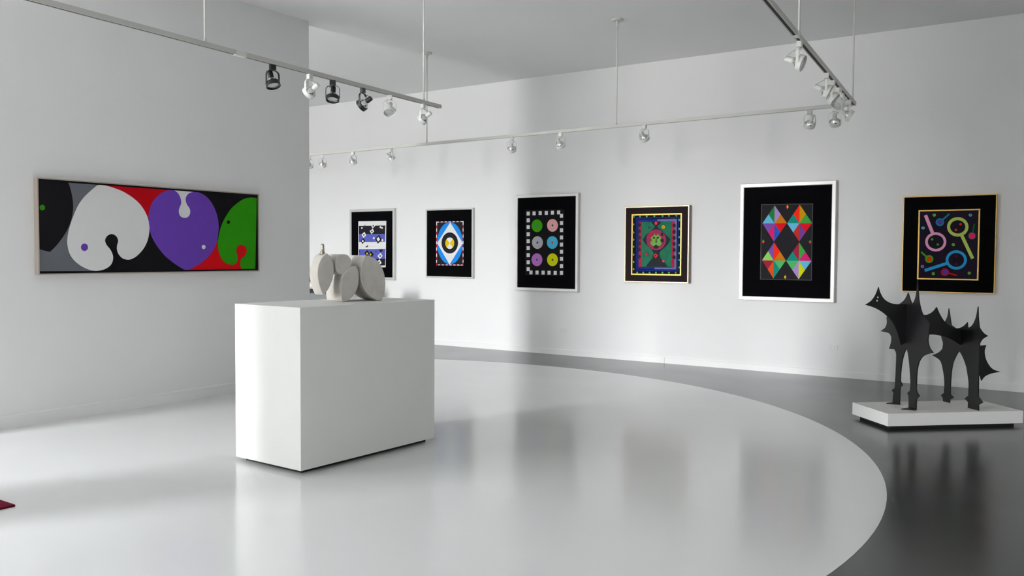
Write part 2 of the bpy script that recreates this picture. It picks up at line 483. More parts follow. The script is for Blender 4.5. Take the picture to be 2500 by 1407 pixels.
A.dot(1726, 697, 209, 345, SKY_B, 56)
A.poly([(1733, 356), (1937, 695), (1720, 1046), (1517, 695)], K_WHT)
A.dot(1724, 693, 135, 173, K_BLK2, 44)
A.dot(1724, 697, 74, 94, K_WHT, 36)
for sg in (-1, 1):
    arc = [(1724, 697)]
    for i in range(13):
        t = math.radians(-47+94*i/12)
        arc.append((1724+sg*74*math.cos(t), 697+94*math.sin(t)))
    A.poly(arc, GOLDY)
A.done()

# 3: six discs
P = hung('framed_print', 'white framed black print with six coloured discs inside a border of white squares', -7.463, -6.353, 0.95, 2.403, (1240, 450), 5.025)
P.frame('frame', 0, P.w, 0, P.h, 0.044, 0, 0.055, SILVER_W, 0.006)
P.board('mat_board', 0.03, P.w-0.03, 0.03, P.h-0.03, 0.004, 0.044, K_MAT)
A = Print(P, 0.0445)
A.poly([(215, 318), (685, 308), (682, 1122), (212, 1112)], ink('print_edge_grey', 40, 40, 42))  # dark grey sheet of the print, left showing as a thin rim
A.poly([(221, 325), (679, 315), (676, 1115), (218, 1105)], K_BLK)
A.k += 1
for x, y in ([(247, 360), (319, 357), (394, 354), (469, 352), (544, 349), (620, 346)] + [(655, y) for y in (388, 476, 564, 653, 741, 829, 916, 1004, 1088)]
             + [(247, y) for y in (443, 527, 613, 699, 784, 871, 957, 1042)] + [(281, 1083), (355, 1084), (430, 1085), (503, 1086), (578, 1088)]):
    A.poly([(x-19, y-23), (x+19, y-24), (x+19, y+23), (x-19, y+24)], K_WHT, step=False)
A.k += 1
cols = [(355, 510, (58, 158, 14), (120, 110, 170)), (545, 505, (240, 174, 172), (20, 120, 140)), (360, 716, (186, 186, 190), (40, 70, 180)),
        (543, 715, (72, 180, 212), (226, 60, 50)), (354, 927, (192, 120, 204), (20, 110, 110)), (545, 927, (204, 214, 14), (110, 60, 80))]
for i, (x, y, c, d) in enumerate(cols):
    A.dot(x, y, 67, 78, ink('disc_%d' % i, *c), 40, step=False)
A.k += 1
for i, (x, y, c, d) in enumerate(cols):
    A.dot(x, y, 12, 15, ink('disc_eye_%d' % i, *d), 16, step=False)
A.done()

# 4: green painting with gold fillet
P = hung('framed_painting', 'gold framed dark green painting with a pink ring around a small pale green face', -5.590, -4.623, 1.117, 2.178, (1500, 480), 6.119)
P.frame('frame', 0, P.w, 0, P.h, 0.018, 0, 0.062, GOLD_P, 0.003)
P.board('side_panel', -0.0015, 0.0165, 0.0, P.h, 0, 0.056, WOOD); P.board('side_panel', P.w-0.0165, P.w+0.0015, 0, P.h, 0, 0.056, WOOD)
P.board('mat_board', 0.015, P.w-0.015, 0.015, P.h-0.015, 0.004, 0.050, K_MATB)
i0 = P.uv(249, 1172); i1 = P.uv(1013, 246)
P.frame('inner_fillet', i0[0], i1[0], i0[1], i1[1], 0.022, 0.045, 0.058, GOLD, 0.003)
A = Print(P, 0.0505)
NAVY = ink('navy_black', 22, 20, 36, 1, 0.3, 9); BLUE4 = ink('ultramarine', 26, 44, 132, 1, 0.45, 12); PERI = ink('periwinkle', 104, 112, 168, 1, 0.35, 9)
G4 = ink('sea_green', 40, 112, 84, 1, 0.35, 12); R4 = ink('rose_red', 176, 36, 66, 1, 0.35, 10); DK4 = ink('umber_green', 44, 48, 50, 1, 0.3, 16)
PK4 = ink('dusty_pink', 150, 50, 86, 1, 0.35, 14); LG4 = ink('pale_green', 112, 164, 72, 1, 0.25, 18); GD4 = ink('dot_green', 84, 172, 92, 1, 0.2); HOT = ink('hot_rose', 232, 52, 78)
A.poly([(272, 285), (992, 266), (985, 1160), (268, 1152)], NAVY)
A.poly([(323, 318), (962, 305), (952, 1118), (322, 1108)], BLUE4)
A.poly([(334, 332), (948, 320), (940, 1104), (333, 1096)], NAVY)
A.poly([(343, 345), (935, 333), (925, 1090), (342, 1085)], BLUE4)
A.poly([(640, 340), (935, 333), (925, 1090), (600, 1087), (600, 1062), (895, 1062), (897, 372), (640, 372)], PERI)
A.poly([(362, 378), (899, 370), (893, 1060), (360, 1055)], DK4)
A.poly([(366, 382), (412, 381), (410, 1052), (363, 1052)], R4)
A.poly([(857, 374), (896, 373), (892, 1057), (855, 1057)], R4)
A.poly([(413, 380), (856, 373), (854, 1054), (410, 1052)], G4)
for y in (425, 520, 612, 700, 792, 900):
    A.dot(372, y, 26, 30, DK4, 18)
    A.dot(893, y+8, 24, 30, DK4, 18)
A.poly([(554, 378), (700, 376), (684, 410), (640, 440), (660, 475), (720, 520), (790, 590), (838, 645), (800, 715), (740, 770), (690, 815), (672, 850), (690, 920), (760, 1000), (800, 1050), (470, 1050), (520, 980), (570, 920), (590, 850), (560, 800), (500, 740), (450, 690), (425, 645), (470, 580), (540, 520), (590, 475), (610, 440), (570, 410)], DK4)
A.dot(626, 648, 148, 155, PK4, 40); A.dot(540, 575, 30, 38, R4, 18); A.dot(715, 565, 22, 26, DK4, 14); A.dot(718, 660, 26, 30, DK4, 14); A.dot(626, 745, 42, 36, DK4, 16)
A.poly([(600, 560), (628, 590), (655, 558), (672, 590), (705, 615), (685, 655), (710, 690), (690, 735), (655, 742), (625, 715), (590, 745), (560, 728), (535, 690), (565, 655), (545, 610), (580, 595)], LG4)
A.dot(594, 618, 14, 14, NAVY, 14); A.dot(653, 616, 14, 14, NAVY, 14); A.poly([(624, 615), (632, 618), (636, 690), (618, 692)], DK4)
A.dot(624, 399, 20, 24, HOT, 16); A.poly([(620, 850), (652, 884), (620, 920), (588, 884)], HOT); A.dot(620, 884, 10, 14, NAVY, 12)
A.dot(735, 457, 24, 26, GOLDY, 18); A.stem(722, 443, 748, 471, 7, R4); A.stem(722, 471, 748, 443, 7, R4)
A.stem(508, 448, 534, 476, 7, BLUE4); A.stem(508, 476, 534, 448, 7, BLUE4); A.dot(487, 862, 22, 24, R4, 16); A.dot(735, 966, 18, 18, HOT, 14)
A.dot(525, 1010, 14, 14, BLUE4, 12); A.dot(705, 1014, 14, 14, BLUE4, 12)
A.k += 1
for i, (x, y) in enumerate([(290, v) for v in (418, 537, 645, 750, 870, 980, 1085)] + [(295, 303), (388, 300), (488, 297), (602, 293), (725, 289), (820, 287), (930, 284)]
                           + [(975, v) for v in (350, 483, 608, 727, 848, 950, 1060)] + [(v, 1140) for v in (345, 435, 530, 625, 722, 820, 920)]):
    A.dot(x, y, 14, 17, GD4 if i % 3 else LG4, 14, step=False)
A.done()

# 5: harlequin diamonds
P = hung('framed_print', 'largest silver framed print with four harlequin diamonds of bright triangles on black', -3.925, -2.716, 0.921, 2.431, (1780, 420), 4.138)
P.frame('frame', 0, P.w, 0, P.h, 0.052, 0, 0.055, SILVER_W, 0.007)
P.board('mat_board', 0.04, P.w-0.04, 0.04, P.h-0.04, 0.004, 0.042, K_MAT)
A = Print(P, 0.0425)
A.poly([(322, 325), (848, 318), (833, 1098), (310, 1088)], ink('rim_grey', 74, 76, 80))
A.poly([(331, 334), (839, 327), (825, 1090), (320, 1080)], K_BLK2)
H = {'green': (40, 128, 66), 'pale_blue': (104, 192, 226), 'lilac': (172, 144, 208), 'ochre': (206, 122, 20), 'purple': (124, 84, 172), 'magenta': (220, 34, 116),
     'signal_red': (224, 18, 34), 'cobalt': (44, 90, 192), 'scarlet': (250, 44, 18), 'teal': (26, 142, 128), 'amber': (214, 152, 14), 'grass': (66, 164, 68),
     'brick': (188, 48, 44), 'plum': (120, 66, 148), 'lime_green': (150, 212, 100), 'maroon': (162, 36, 64), 'orange_red': (222, 84, 24), 'mint': (84, 186, 104), 'yellow': (216, 222, 20)}
H = {k: ink(k, *v) for k, v in H.items()}
def harlequin(t, r, b, l, c, cs):
    """Eight triangles: each quadrant split from the centre to the middle of its outer edge."""
    def mid(a, b_): return ((a[0]+b_[0])/2, (a[1]+b_[1])/2)
    q = [(t, l), (l, t), (t, r), (r, t), (l, b), (b, l), (r, b), (b, r)]
    for (a, o), k in zip(q, cs):
        A.poly([a, mid(a, o), c], H[k], step=False)
A.k += 1
harlequin((458, 338), (582, 517), (452, 705), (335, 520), (457, 520), ['green', 'pale_blue', 'lilac', 'ochre', 'purple', 'magenta', 'signal_red', 'cobalt'])
harlequin((712, 330), (838, 517), (707, 703), (584, 518), (709, 518), ['scarlet', 'teal', 'amber', 'grass', 'pale_blue', 'brick', 'signal_red', 'plum'])
harlequin((453, 712), (572, 895), (446, 1077), (330, 893), (450, 895), ['purple', 'lime_green', 'scarlet', 'ochre', 'maroon', 'orange_red', 'mint', 'teal'])
harlequin((706, 712), (830, 900), (700, 1085), (574, 898), (702, 898), ['maroon', 'teal', 'grass', 'magenta', 'mint', 'lilac', 'pale_blue', 'yellow'])
for x, y, a, b in ((585, 353, 'signal_red', 'yellow'), (344, 707, 'grass', 'signal_red'), (817, 710, 'grass', 'signal_red'), (568, 1063, 'yellow', 'maroon')):
    if y in (707, 710):
        A.poly([(x-14, y), (x, y-24), (x+14, y)], H[a], step=False); A.poly([(x-14, y), (x+14, y), (x, y+22)], H[b], step=False)
    else:
        A.poly([(x-15, y), (x, y-22), (x, y+22)], H[a], step=False); A.poly([(x, y-22), (x+15, y), (x, y+22)], H[b], step=False)
A.done()

# 6: rings on stems
P = hung('framed_painting', 'gold framed black painting of coloured rings on stems, above the black steel animal', -1.951, -0.985, 1.085, 2.201, (2180, 450), 4.85)
P.frame('frame', 0, P.w, 0, P.h, 0.011, 0, 0.06, GOLD, 0.002)
P.board('mat_board', 0.009, P.w-0.009, 0.009, P.h-0.009, 0.004, 0.050, K_MAT)
i0 = P.uv(284, 1128); i1 = P.uv(1036, 290)
P.frame('inner_fillet', i0[0], i1[0], i0[1], i1[1], 0.018, 0.045, 0.057, GOLD, 0.003)
A = Print(P, 0.0505)
A.poly([(305, 308), (1030, 298), (1012, 1122), (292, 1112)], ink('aubergine_black', 32, 24, 40, 1, 0.1))
C6 = {'pink': (238, 168, 200), 'olive_yellow': (182, 208, 96), 'cyan': (44, 158, 214), 'teal6': (20, 140, 150), 'indigo': (94, 60, 170), 'dark_green': (20, 96, 48), 'hot_pink': (236, 40, 120),
      'green6': (70, 160, 30), 'vermilion': (230, 56, 14), 'blood': (176, 20, 34), 'dot_lime': (120, 176, 74), 'dot_blue': (110, 180, 206), 'dot_lilac': (140, 130, 190), 'dark_blood': (96, 14, 40)}
C6 = {k: ink(k, *v) for k, v in C6.items()}
A.stem(385, 366, 474, 590, 40, C6['pink']); A.ring(507, 683, 125, 114, 31, C6['pink'])
A.stem(812, 600, 944, 881, 40, C6['olive_yellow']); A.ring(768, 505, 127, 116, 37, C6['olive_yellow'])
A.stem(655, 933, 376, 1022, 36, C6['cyan']); A.ring(750, 897, 126, 115, 33, C6['cyan'])
for x, y, c1, c2, r2, sx, sy in ((556, 450, 'teal6', 'indigo', 31, 668, 352), (937, 612, 'dark_green', 'hot_pink', 38, 967, 468), (430, 887, 'green6', 'vermilion', 32, 335, 803), (617, 1042, 'blood', 'indigo', 32, 755, 1080)):
    d = Vector((sx-x, sy-y)).normalized()
    A.stem(x+d.x*40, y+d.y*40, sx, sy, 20, C6[c1]); A.dot(x, y, 50, 47, C6[c1]); A.dot(x, y, r2, r2*0.95, C6[c2])
for x, y, c in ((490, 366, 'dot_lime'), (918, 366, 'dot_blue'), (358, 518, 'dot_blue'), (716, 716, 'dot_lime'), (350, 975, 'dot_lilac'), (480, 1060, 'dot_lime'), (905, 1053, 'dot_lime')):
    A.dot(x, y, 20, 18, C6[c], 18); A.dot(x, y, 10, 9, C6['green6'] if c == 'dot_lime' else C6['teal6'] if c == 'dot_blue' else C6['indigo'], 12)
for x, y, c in ((465, 653, 'green6'), (532, 714, 'green6'), (802, 474, 'vermilion'), (747, 542, 'vermilion'), (755, 850, 'dark_blood'), (750, 948, 'dark_blood')):
    A.dot(x, y, 16, 15, C6[c], 16)
A.done()

# ------------------------------------------------------------------ pedestals
def pedestal(name, label, near, th, w, l, z0, z1, inset):
    t = thing(name, label, 'pedestal', (near[0], near[1], 0), th)
    box('body', -w, 0, 0, l, z0, z1, PLINTH, t, 0.0025)
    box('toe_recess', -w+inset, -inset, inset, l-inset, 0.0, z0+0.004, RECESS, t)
    return t
pedestal('pedestal', 'tall white box pedestal carrying the stone sculpture', (-4.42546, 3.98399), -0.033696, 0.70687, 1.35836, 0.03, 1.1356, 0.05)
pedestal('low_plinth', 'low white slab plinth under the black steel animal', (-1.49449, 7.97532), -0.832908, 0.58073, 1.28895, 0.03, 0.14016, 0.05)

# ------------------------------------------------------------------ stone sculpture on the tall pedestal
STONE = mat('sculpture_stone', (0.57, 0.545, 0.50, 1), 0.75, var=0.16, scale=16, bump=0.08, bscale=55, spec=0.25)
BRONZE = mat('bronze', (0.42, 0.36, 0.29, 1), 0.28, metal=1.0, var=0.2, scale=40)
SE = Vector((0.342, 0.940, 0)).normalized(); SN = Vector((SE.y, -SE.x, 0))        # along the animal / out of its flat cut faces
S0 = Vector((-4.703, 4.652, 1.1361))
def e_uv(x, y, back=0.0):
    p = on_plane(730+x/7.404, 570+y/7.404, S0-SN*back, SN)-S0
    return (p.dot(SE), p.z)
t = thing('stone_sculpture', 'grey stone elephant-like sculpture of rounded slabs with a small bronze trunk', 'sculpture', S0)
def stone(name, pts, thick, back=0.0):
    lp = smooth_loop([(*e_uv(x, y, back), 0) for x, y in pts], 5, 50)
    lp = [(q.x, max(0.0045, q.y)) for q in lp]
    me = plate_mesh(name, [lp], thick, STONE, 0.004)
    o = new_obj(name, me, t)
    # plate lies in its own XY: x -> SE, y -> up, z -> SN
    R = Matrix((SE, Vector((0, 0, 1)), SN)).transposed().to_4x4()
    o.matrix_local = Matrix.Translation(-SN*(back+thick/2)) @ R
    return o
stone('head_slab', [(510, 375), (555, 420), (590, 475), (615, 560), (625, 640), (620, 720), (595, 840), (545, 965), (500, 1040), (440, 1112), (395, 1010), (360, 880), (345, 760), (350, 630), (375, 540), (410, 465), (455, 410)], 0.15)
stone('neck_slab', [(760, 390), (850, 392), (905, 430), (940, 500), (942, 560), (905, 640), (860, 695), (820, 742), (760, 735), (700, 695), (675, 625), (670, 560), (688, 470), (718, 415)], 0.19, 0.012)
stone('chest_slab', [(800, 760), (850, 700), (930, 620), (1020, 590), (1060, 660), (1078, 780), (1065, 930), (1030, 1040), (950, 1150), (870, 1210), (790, 1242), (778, 1180), (772, 1050), (775, 900)], 0.28)
stone('rear_slab', [(1205, 408), (1290, 425), (1390, 480), (1470, 580), (1525, 700), (1550, 830), (1553, 950), (1535, 1090), (1490, 1216), (1400, 1190), (1290, 1120), (1190, 1000), (1130, 850), (1120, 720), (1140, 580), (1170, 470)], 0.27, 0.002)
bm = bmesh.new()
hp = [e_uv(x, y) for x, y in ((482, 385), (484, 365), (483, 340), (488, 310), (490, 280), (487, 250), (486, 225), (491, 205), (500, 196))]
off = -SN*0.06
tube_bm(bm, [SE*u+Vector((0, 0, v))+off for u, v in hp], [0.0175, 0.0190, 0.0165, 0.0125, 0.0110, 0.0112, 0.0122, 0.0118, 0.0060], 14)
new_obj('bronze_trunk', finish(bm, 'bronze_trunk', BRONZE, smooth=True), t)

# ------------------------------------------------------------------ black steel animal
STEEL = mat('black_steel', (0.007, 0.007, 0.008, 1), 0.42, var=0.15, scale=6, spec=0.36)
TH = -0.832908
DA = Vector((-math.sin(TH), math.cos(TH), 0)); DU = Vector((math.cos(TH), math.sin(TH), 0))   # along the animal / across it, towards the camera
DZ = 0.14066
D0 = DA*4.886+DU*(-7.219)+Vector((0, 0, DZ))
dog = thing('steel_animal', 'black cut-steel spiky dog-like animal standing on the low plinth', 'sculpture', D0)
def steel(name, pts, p0, xdir, nrm, holes=(), th=0.010, label=None):
    def uv(x, y):
        p = on_plane(2050+x/3.431, 660+y/3.431, p0, nrm)-p0
        return (p.dot(xdir), max(p.z, 0.0))
    lp = [(q.x, q.y) for q in smooth_loop([(*uv(x, y), 0) for x, y in pts], 5, 42)]
    loops = [lp]
    for hx, hy, r in holes:
        loops.append([uv(hx+r*math.cos(2*math.pi*i/14), hy+r*1.1*math.sin(2*math.pi*i/14)) for i in range(14)])
    o = new_obj(name, plate_mesh(name, loops, th, STEEL), dog)
    R = Matrix((xdir, Vector((0, 0, 1)), xdir.cross(Vector((0, 0, 1))))).transposed().to_4x4()
    o.matrix_local = Matrix.Translation(p0-D0) @ R
    return o
steel('body_plate', [(215, 290), (265, 255), (300, 205), (325, 140), (340, 190), (370, 240), (420, 273), (480, 285), (540, 282), (600, 300), (650, 340), (695, 370), (735, 372), (780, 347), (812, 308), (835, 362), (870, 420), (910, 460), (960, 482), (1000, 486), (1040, 467), (1072, 435), (1076, 482), (1120, 470), (1165, 462), (1185, 500), (1210, 530), (1242, 550), (1195, 580), (1165, 632), (1110, 600), (1060, 605), (1015, 628), (940, 582), (850, 550), (745, 540), (650, 572), (570, 600), (510, 628), (482, 520), (440, 432), (385, 374), (340, 340), (285, 312)],
      D0, DA, DU, holes=((319, 227, 7.5), (313, 255, 7.5)))
steel('tail_plate', [(1120, 620), (1165, 632), (1226, 628), (1212, 680), (1225, 750), (1262, 812), (1300, 838), (1346, 851), (1270, 865), (1215, 890), (1186, 926), (1176, 885), (1120, 880)], D0, DA, DU)
steel('front_leg_plate', [(445, 1126), (450, 1060), (454, 1025), (438, 1008), (464, 985), (470, 900), (474, 800), (476, 700), (460, 662), (417, 658), (434, 600), (436, 560), (415, 528), (346, 511), (385, 480), (398, 440), (395, 395), (440, 330), (500, 285), (545, 248), (575, 190), (590, 240), (608, 286), (630, 250), (646, 180), (653, 75), (660, 190), (670, 280), (698, 372), (758, 445), (750, 520), (741, 590), (755, 650), (786, 691), (725, 708), (690, 732), (665, 775), (650, 850), (645, 950), (646, 1010), (669, 1055), (645, 1080), (641, 1178), (580, 1166), (580, 1062), (569, 1030), (591, 1010), (596, 950), (593, 880), (585, 780), (575, 700), (563, 650), (545, 690), (530, 740), (518, 810), (512, 880), (510, 930), (528, 962), (508, 985), (503, 1128)],
      DA*4.6127+DU*(-7.219)+Vector((0, 0, DZ)), DU, DA)
steel('rear_leg_plate', [(868, 1110), (868, 1075), (851, 1045), (876, 1030), (880, 950), (875, 880), (860, 800), (845, 760), (820, 737), (777, 713), (830, 690), (862, 660), (868, 610), (852, 550), (850, 480), (885, 430), (905, 385), (915, 320), (925, 385), (936, 460), (1000, 500), (1080, 485), (1120, 450), (1145, 390), (1160, 305), (1163, 400), (1170, 465), (1175, 560), (1172, 700), (1165, 900), (1163, 1060), (1200, 1108), (1165, 1130), (1165, 1178), (1076, 1158), (1078, 1105), (1049, 1076), (1080, 1050), (1083, 950), (1075, 880), (1060, 800), (1030, 720), (1003, 675), (975, 720), (950, 780), (938, 850), (930, 950), (928, 1040), (955, 1068), (925, 1085), (922, 1114)],
      DA*5.156+DU*(-7.219)+Vector((0, 0, DZ)), DU, DA)
for a, b, c in (((390, 1120), (445, 1110), (500, 1128)), ((516, 1168), (580, 1158), (638, 1177))):      # toe plates lying on the plinth
    q = [on_plane(2050+x/3.431, 660+y/3.431, (0, 0, DZ), Vector((0, 0, 1)))-D0 for x, y in (a, b, c)]
    bm = bmesh.new()
    lo = [bm.verts.new((p.x, p.y, 0)) for p in q]; hi = [bm.verts.new((p.x, p.y, 0.008)) for p in q]
    bm.faces.new(lo[::-1]); bm.faces.new(hi)
    for i in range(3): bm.faces.new((lo[i], lo[(i+1) % 3], hi[(i+1) % 3], hi[i]))
    new_obj('toe', finish(bm, 'toe', STEEL), dog)

# ------------------------------------------------------------------ sculpture on a pedestal beyond the end of the display wall
GREYP = mat('grey_pedestal_paint', (0.20, 0.215, 0.22, 1), 0.6, var=0.03)
t = thing('grey_pedestal', 'grey pedestal with a black top slab, seen past the end of the left wall', 'pedestal', (-10.40, 9.85, 0))
box('body', -0.34, 0.33, -0.25, 0.25, 0.0, 0.867, GREYP, t, 0.003)
box('top_slab', -0.37, 0.37, -0.27, 0.27, 0.867, 0.933, mat('slab_black', (0.01, 0.01, 0.011, 1), 0.4), t, 0.003)
t = thing('box_sculpture', 'small white box sculpture with a pink bullseye on the black slab', 'sculpture', (-10.40, 9.85, 0.933))
box('body', -0.30, 0.13, -0.20, 0.10, 0.0, 0.36, mat('box_white', (0.78, 0.76, 0.72, 1), 0.5, var=0.03), t, 0.004)
box('step', -0.33, 0.16, -0.23, 0.14, 0.0, 0.03, mat('box_grey', (0.5, 0.5, 0.5, 1), 0.5), t, 0.003)
for nm, r, d, m in (('bullseye_ring', 0.085, 0.006, ink('bullseye_pink', 214, 150, 140)), ('bullseye_disc', 0.058, 0.012, K_BLK)):
    bm = bmesh.new(); lathe_bm(bm, [(0, 0), (r, 0), (r, d), (0, d)], 28)
    o = new_obj(nm, finish(bm, nm, m), t, (-0.105, -0.2, 0.165)); o.rotation_euler = (math.radians(90), 0, 0)
box('olive_tile', -0.09, -0.03, -0.207, -0.2, 0.27, 0.33, ink('olive', 120, 116, 84), t)

t = thing('shadow_pedestal', 'slim white pedestal added for its soft wall shadow, hidden behind the tall pedestal', 'pedestal', (-9.53, 9.6, 0))  # unseen, added to cast the soft dark spot on the back wall
box('body', -0.17, 0.17, -0.17, 0.17, 0.03, 0.92, PLINTH, t, 0.003)
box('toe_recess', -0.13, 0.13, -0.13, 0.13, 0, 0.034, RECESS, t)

# ------------------------------------------------------------------ red mat, socket plates
m_ = box('red_mat', -6.15, -5.24, 1.75, 2.525, 0.0025, 0.014, mat('red_felt', rgb(92, 8, 30), 0.9, var=0.12, scale=120, bump=0.2, bscale=300, spec=0.1), None, 0.003)
tag(m_, 'corner of a dark red mat lying on the white floor', 'mat')

def outlet(label, x, z):
    t = thing('wall_outlet', label, 'outlet', (x, YB, z), 0, 'outlets low on the back wall')
    box('cover_plate', -0.0625, 0.0625, -0.007, 0, -0.034, 0.034, mat('outlet_plastic', (0.84, 0.84, 0.82, 1), 0.4), t, 0.002)
    for sx in (-0.026, 0.026):
        s = box('socket', sx-0.019, sx+0.019, -0.0095, -0.006, -0.016, 0.016, MATS['outlet_plastic'], t, 0.001)
        for dz in (-0.006, 0.006):
            box('slot', sx-0.007, sx+0.004, -0.0098, -0.009, dz-0.0012, dz+0.0012, CORDW, s)
outlet('white wall outlet below and right of the six-disc print', -6.623, 0.368)
outlet('white wall outlet below the harlequin diamond print', -2.737, 0.365)

# ------------------------------------------------------------------ lighting rails
TZ = 2.950      # underside of the rails
def rail(name, label, p0, p1, rods, joint=None, half=0.05, caps=(False, True)):
    p0 = Vector(p0); p1 = Vector(p1); d = p1-p0; L = d.length
    t = thing(name, label, 'lighting rail', (p0.x, p0.y, TZ), math.atan2(d.y, d.x), 'suspended lighting rails')
    w, h = 0.018, 0.034
    bm = bmesh.new()                       # channel open at the bottom
    prof = [(-w, 0), (-w, h), (w, h), (w, 0), (w-0.008, 0), (w-0.008, h-0.008), (-w+0.008, h-0.008), (-w+0.008, 0)]
    a = [bm.verts.new((0, y, z)) for y, z in prof]; b = [bm.verts.new((L, y, z)) for y, z in prof]
    k = len(prof)
    for i in range(k): bm.faces.new((a[i], a[(i+1) % k], b[(i+1) % k], b[i]))
    bm.faces.new(a[::-1]); bm.faces.new(b)
    new_obj('channel', finish(bm, 'channel', RAIL), t)
    box('slot_liner', 0.002, L-0.002, -w+0.008, w-0.008, 0.003, h-0.008, SLOT, t)
    if joint: box('joint_cover', joint-half, joint+half, -0.0195, 0.0195, -0.003, h+0.001, LAMPW, t, 0.001)
    if caps[0]: box('end_cap', -0.006, 0.012, -0.0195, 0.0195, -0.001, h+0.001, RAIL, t, 0.001)
    if caps[1]: box('end_cap', L-0.012, L+0.006, -0.0195, 0.0195, -0.001, h+0.001, RAIL, t, 0.001)
    for s in rods:
        bm = bmesh.new()
        tube_bm(bm, [(s, 0, h-0.002), (s, 0, ZC-TZ-0.01)], 0.0075, 12)
        r = new_obj('suspension_rod', finish(bm, 'suspension_rod', LAMPW, smooth=True), t)
        bm = bmesh.new()
        lathe_bm(bm, [(0.0, -0.085), (0.010, -0.085), (0.013, -0.05), (0.022, -0.024), (0.060, -0.020), (0.066, -0.012), (0.066, 0.0), (0, 0)], 24)
        new_obj('ceiling_canopy', finish(bm, 'ceiling_canopy', RAIL, smooth=False), r, (s, 0, ZC-TZ))
        bm = bmesh.new(); lathe_bm(bm, [(0, 0), (0.011, 0), (0.011, 0.02), (0, 0.02)], 12)
        new_obj('rod_socket', finish(bm, 'rod_socket', RAIL), r, (s, 0, h-0.002))
    return p0, d.normalized()
def along(p0, d, xy): return (Vector((xy[0], xy[1]))-Vector((p0[0], p0[1]))).dot(Vector((d[0], d[1])))

A0, A1 = (-5.02, 0.72), (-5.497, 6.775)
d1 = (Vector(A1)-Vector(A0)).normalized()
rail('track_rail', 'lighting rail on the left with black and white spotlights', (*A0, 0), (*A1, 0), [along(A0, d1, (-5.301, 3.874)), along(A0, d1, (-5.52, 6.5))], along(A0, d1, (-5.345, 4.19)))
B0, B1 = (-12.2, 9.11), (-2.045, 8.8075)
d2 = (Vector(B1)-Vector(B0)).normalized()
rail('track_rail', 'long white lighting rail running along the back wall', (*B0, 0), (*B1, 0), [along(B0, d2, (-10.4, 9.05)), along(B0, d2, (-7.495, 8.95)), along(B0, d2, (-4.621, 8.86))])
C0, C1 = (-1.285, 1.6), (-2.016, 8.80)
d3 = (Vector(C1)-Vector(C0)).normalized()
rail('track_rail', 'white lighting rail coming from top right with a dark slot underneath', (*C0, 0), (*C1, 0), [along(C0, d3, (-1.735, 5.95)), along(C0, d3, (-2.005, 8.69))], along(C0, d3, (-1.719, 5.845)), 0.03)

# ------------------------------------------------------------------ spotlights
def yoke_mesh(m, R=0.0575, zt=-0.046, zb=-0.150):
    """Bent flat strap: up one side, round the shoulders, down the other."""
    path = [(-R, zb)]
    rc = 0.034
    for i in range(7):
        a = math.pi-i*math.pi/12
        path.append((-R+rc+rc*math.cos(a), zt-rc+rc*math.sin(a)))
    path += [(-x, z) for x, z in path[::-1]]
    bm = bmesh.new(); rings = []
    for i, (x, z) in enumerate(path):
        x0, z0 = path[max(i-1, 0)]; x1, z1 = path[min(i+1, len(path)-1)]
        tx, tz = x1-x0, z1-z0; l = math.hypot(tx, tz); nx, nz = -tz/l, tx/l
        h = 0.009; e = 0.0015
        rings.append([bm.verts.new((x+nx*s*e, y, z+nz*s*e)) for s, y in ((-1, -h), (1, -h), (1, h), (-1, h))])
    for a, b in zip(rings[:-1], rings[1:]):
        for k in range(4): bm.faces.new((a[k], a[(k+1) % 4], b[(k+1) % 4], b[k]))
    bm.faces.new(rings[0][::-1]); bm.faces.new(rings[-1])
    return finish(bm, 'yoke', m)
def lathe_mesh(name, prof, m, n=30, close=False, smooth=True):
    bm = bmesh.new(); lathe_bm(bm, prof, n, close)
    me = finish(bm, name, m, smooth=smooth)
    return me
KIT = {}
for key, m in (('white', LAMPW), ('black', LAMPB)):
    bm = bmesh.new(); box_bm(bm, -0.024, 0.024, -0.017, 0.017, -0.040, -0.0006)
    bmesh.ops.bevel(bm, geom=[e_ for e_ in bm.edges if abs(e_.verts[0].co.z-e_.verts[1].co.z) > 0.01], offset=0.004, segments=2, affect='EDGES')
    ad = finish(bm, 'adapter', m)
    bm = bmesh.new(); lathe_bm(bm, [(0, -0.047), (0.010, -0.047), (0.012, -0.038), (0, -0.038)], 14)
    sw = finish(bm, 'swivel', m)
    KIT[key] = dict(adapter=ad, swivel=sw, yoke=yoke_mesh(m),
        # lamp parts are built about the pivot, aiming down -Z
        ring=lathe_mesh('ring', [(0.0555, -0.028), (0.0555, 0.006), (0.049, 0.010), (0.047, 0.006), (0.051, 0.002), (0.051, -0.028)], m, 32, True, False),
        bulb=lathe_mesh('bulb', [(0.0495, -0.016), (0.0485, 0.004), (0.040, 0.022), (0.028, 0.036), (0.020, 0.046), (0.0, 0.047)], CHROME, 32),
        lens=lathe_mesh('lens', [(0.0, -0.024), (0.02, -0.0225), (0.036, -0.020), (0.0505, -0.015)], LENS, 32),
        socket=lathe_mesh('socket', [(0.0, 0.100), (0.018, 0.100), (0.0215, 0.096), (0.0215, 0.050), (0.019, 0.042), (0.0, 0.042)], m, 22, False, False))
PIV = -0.142
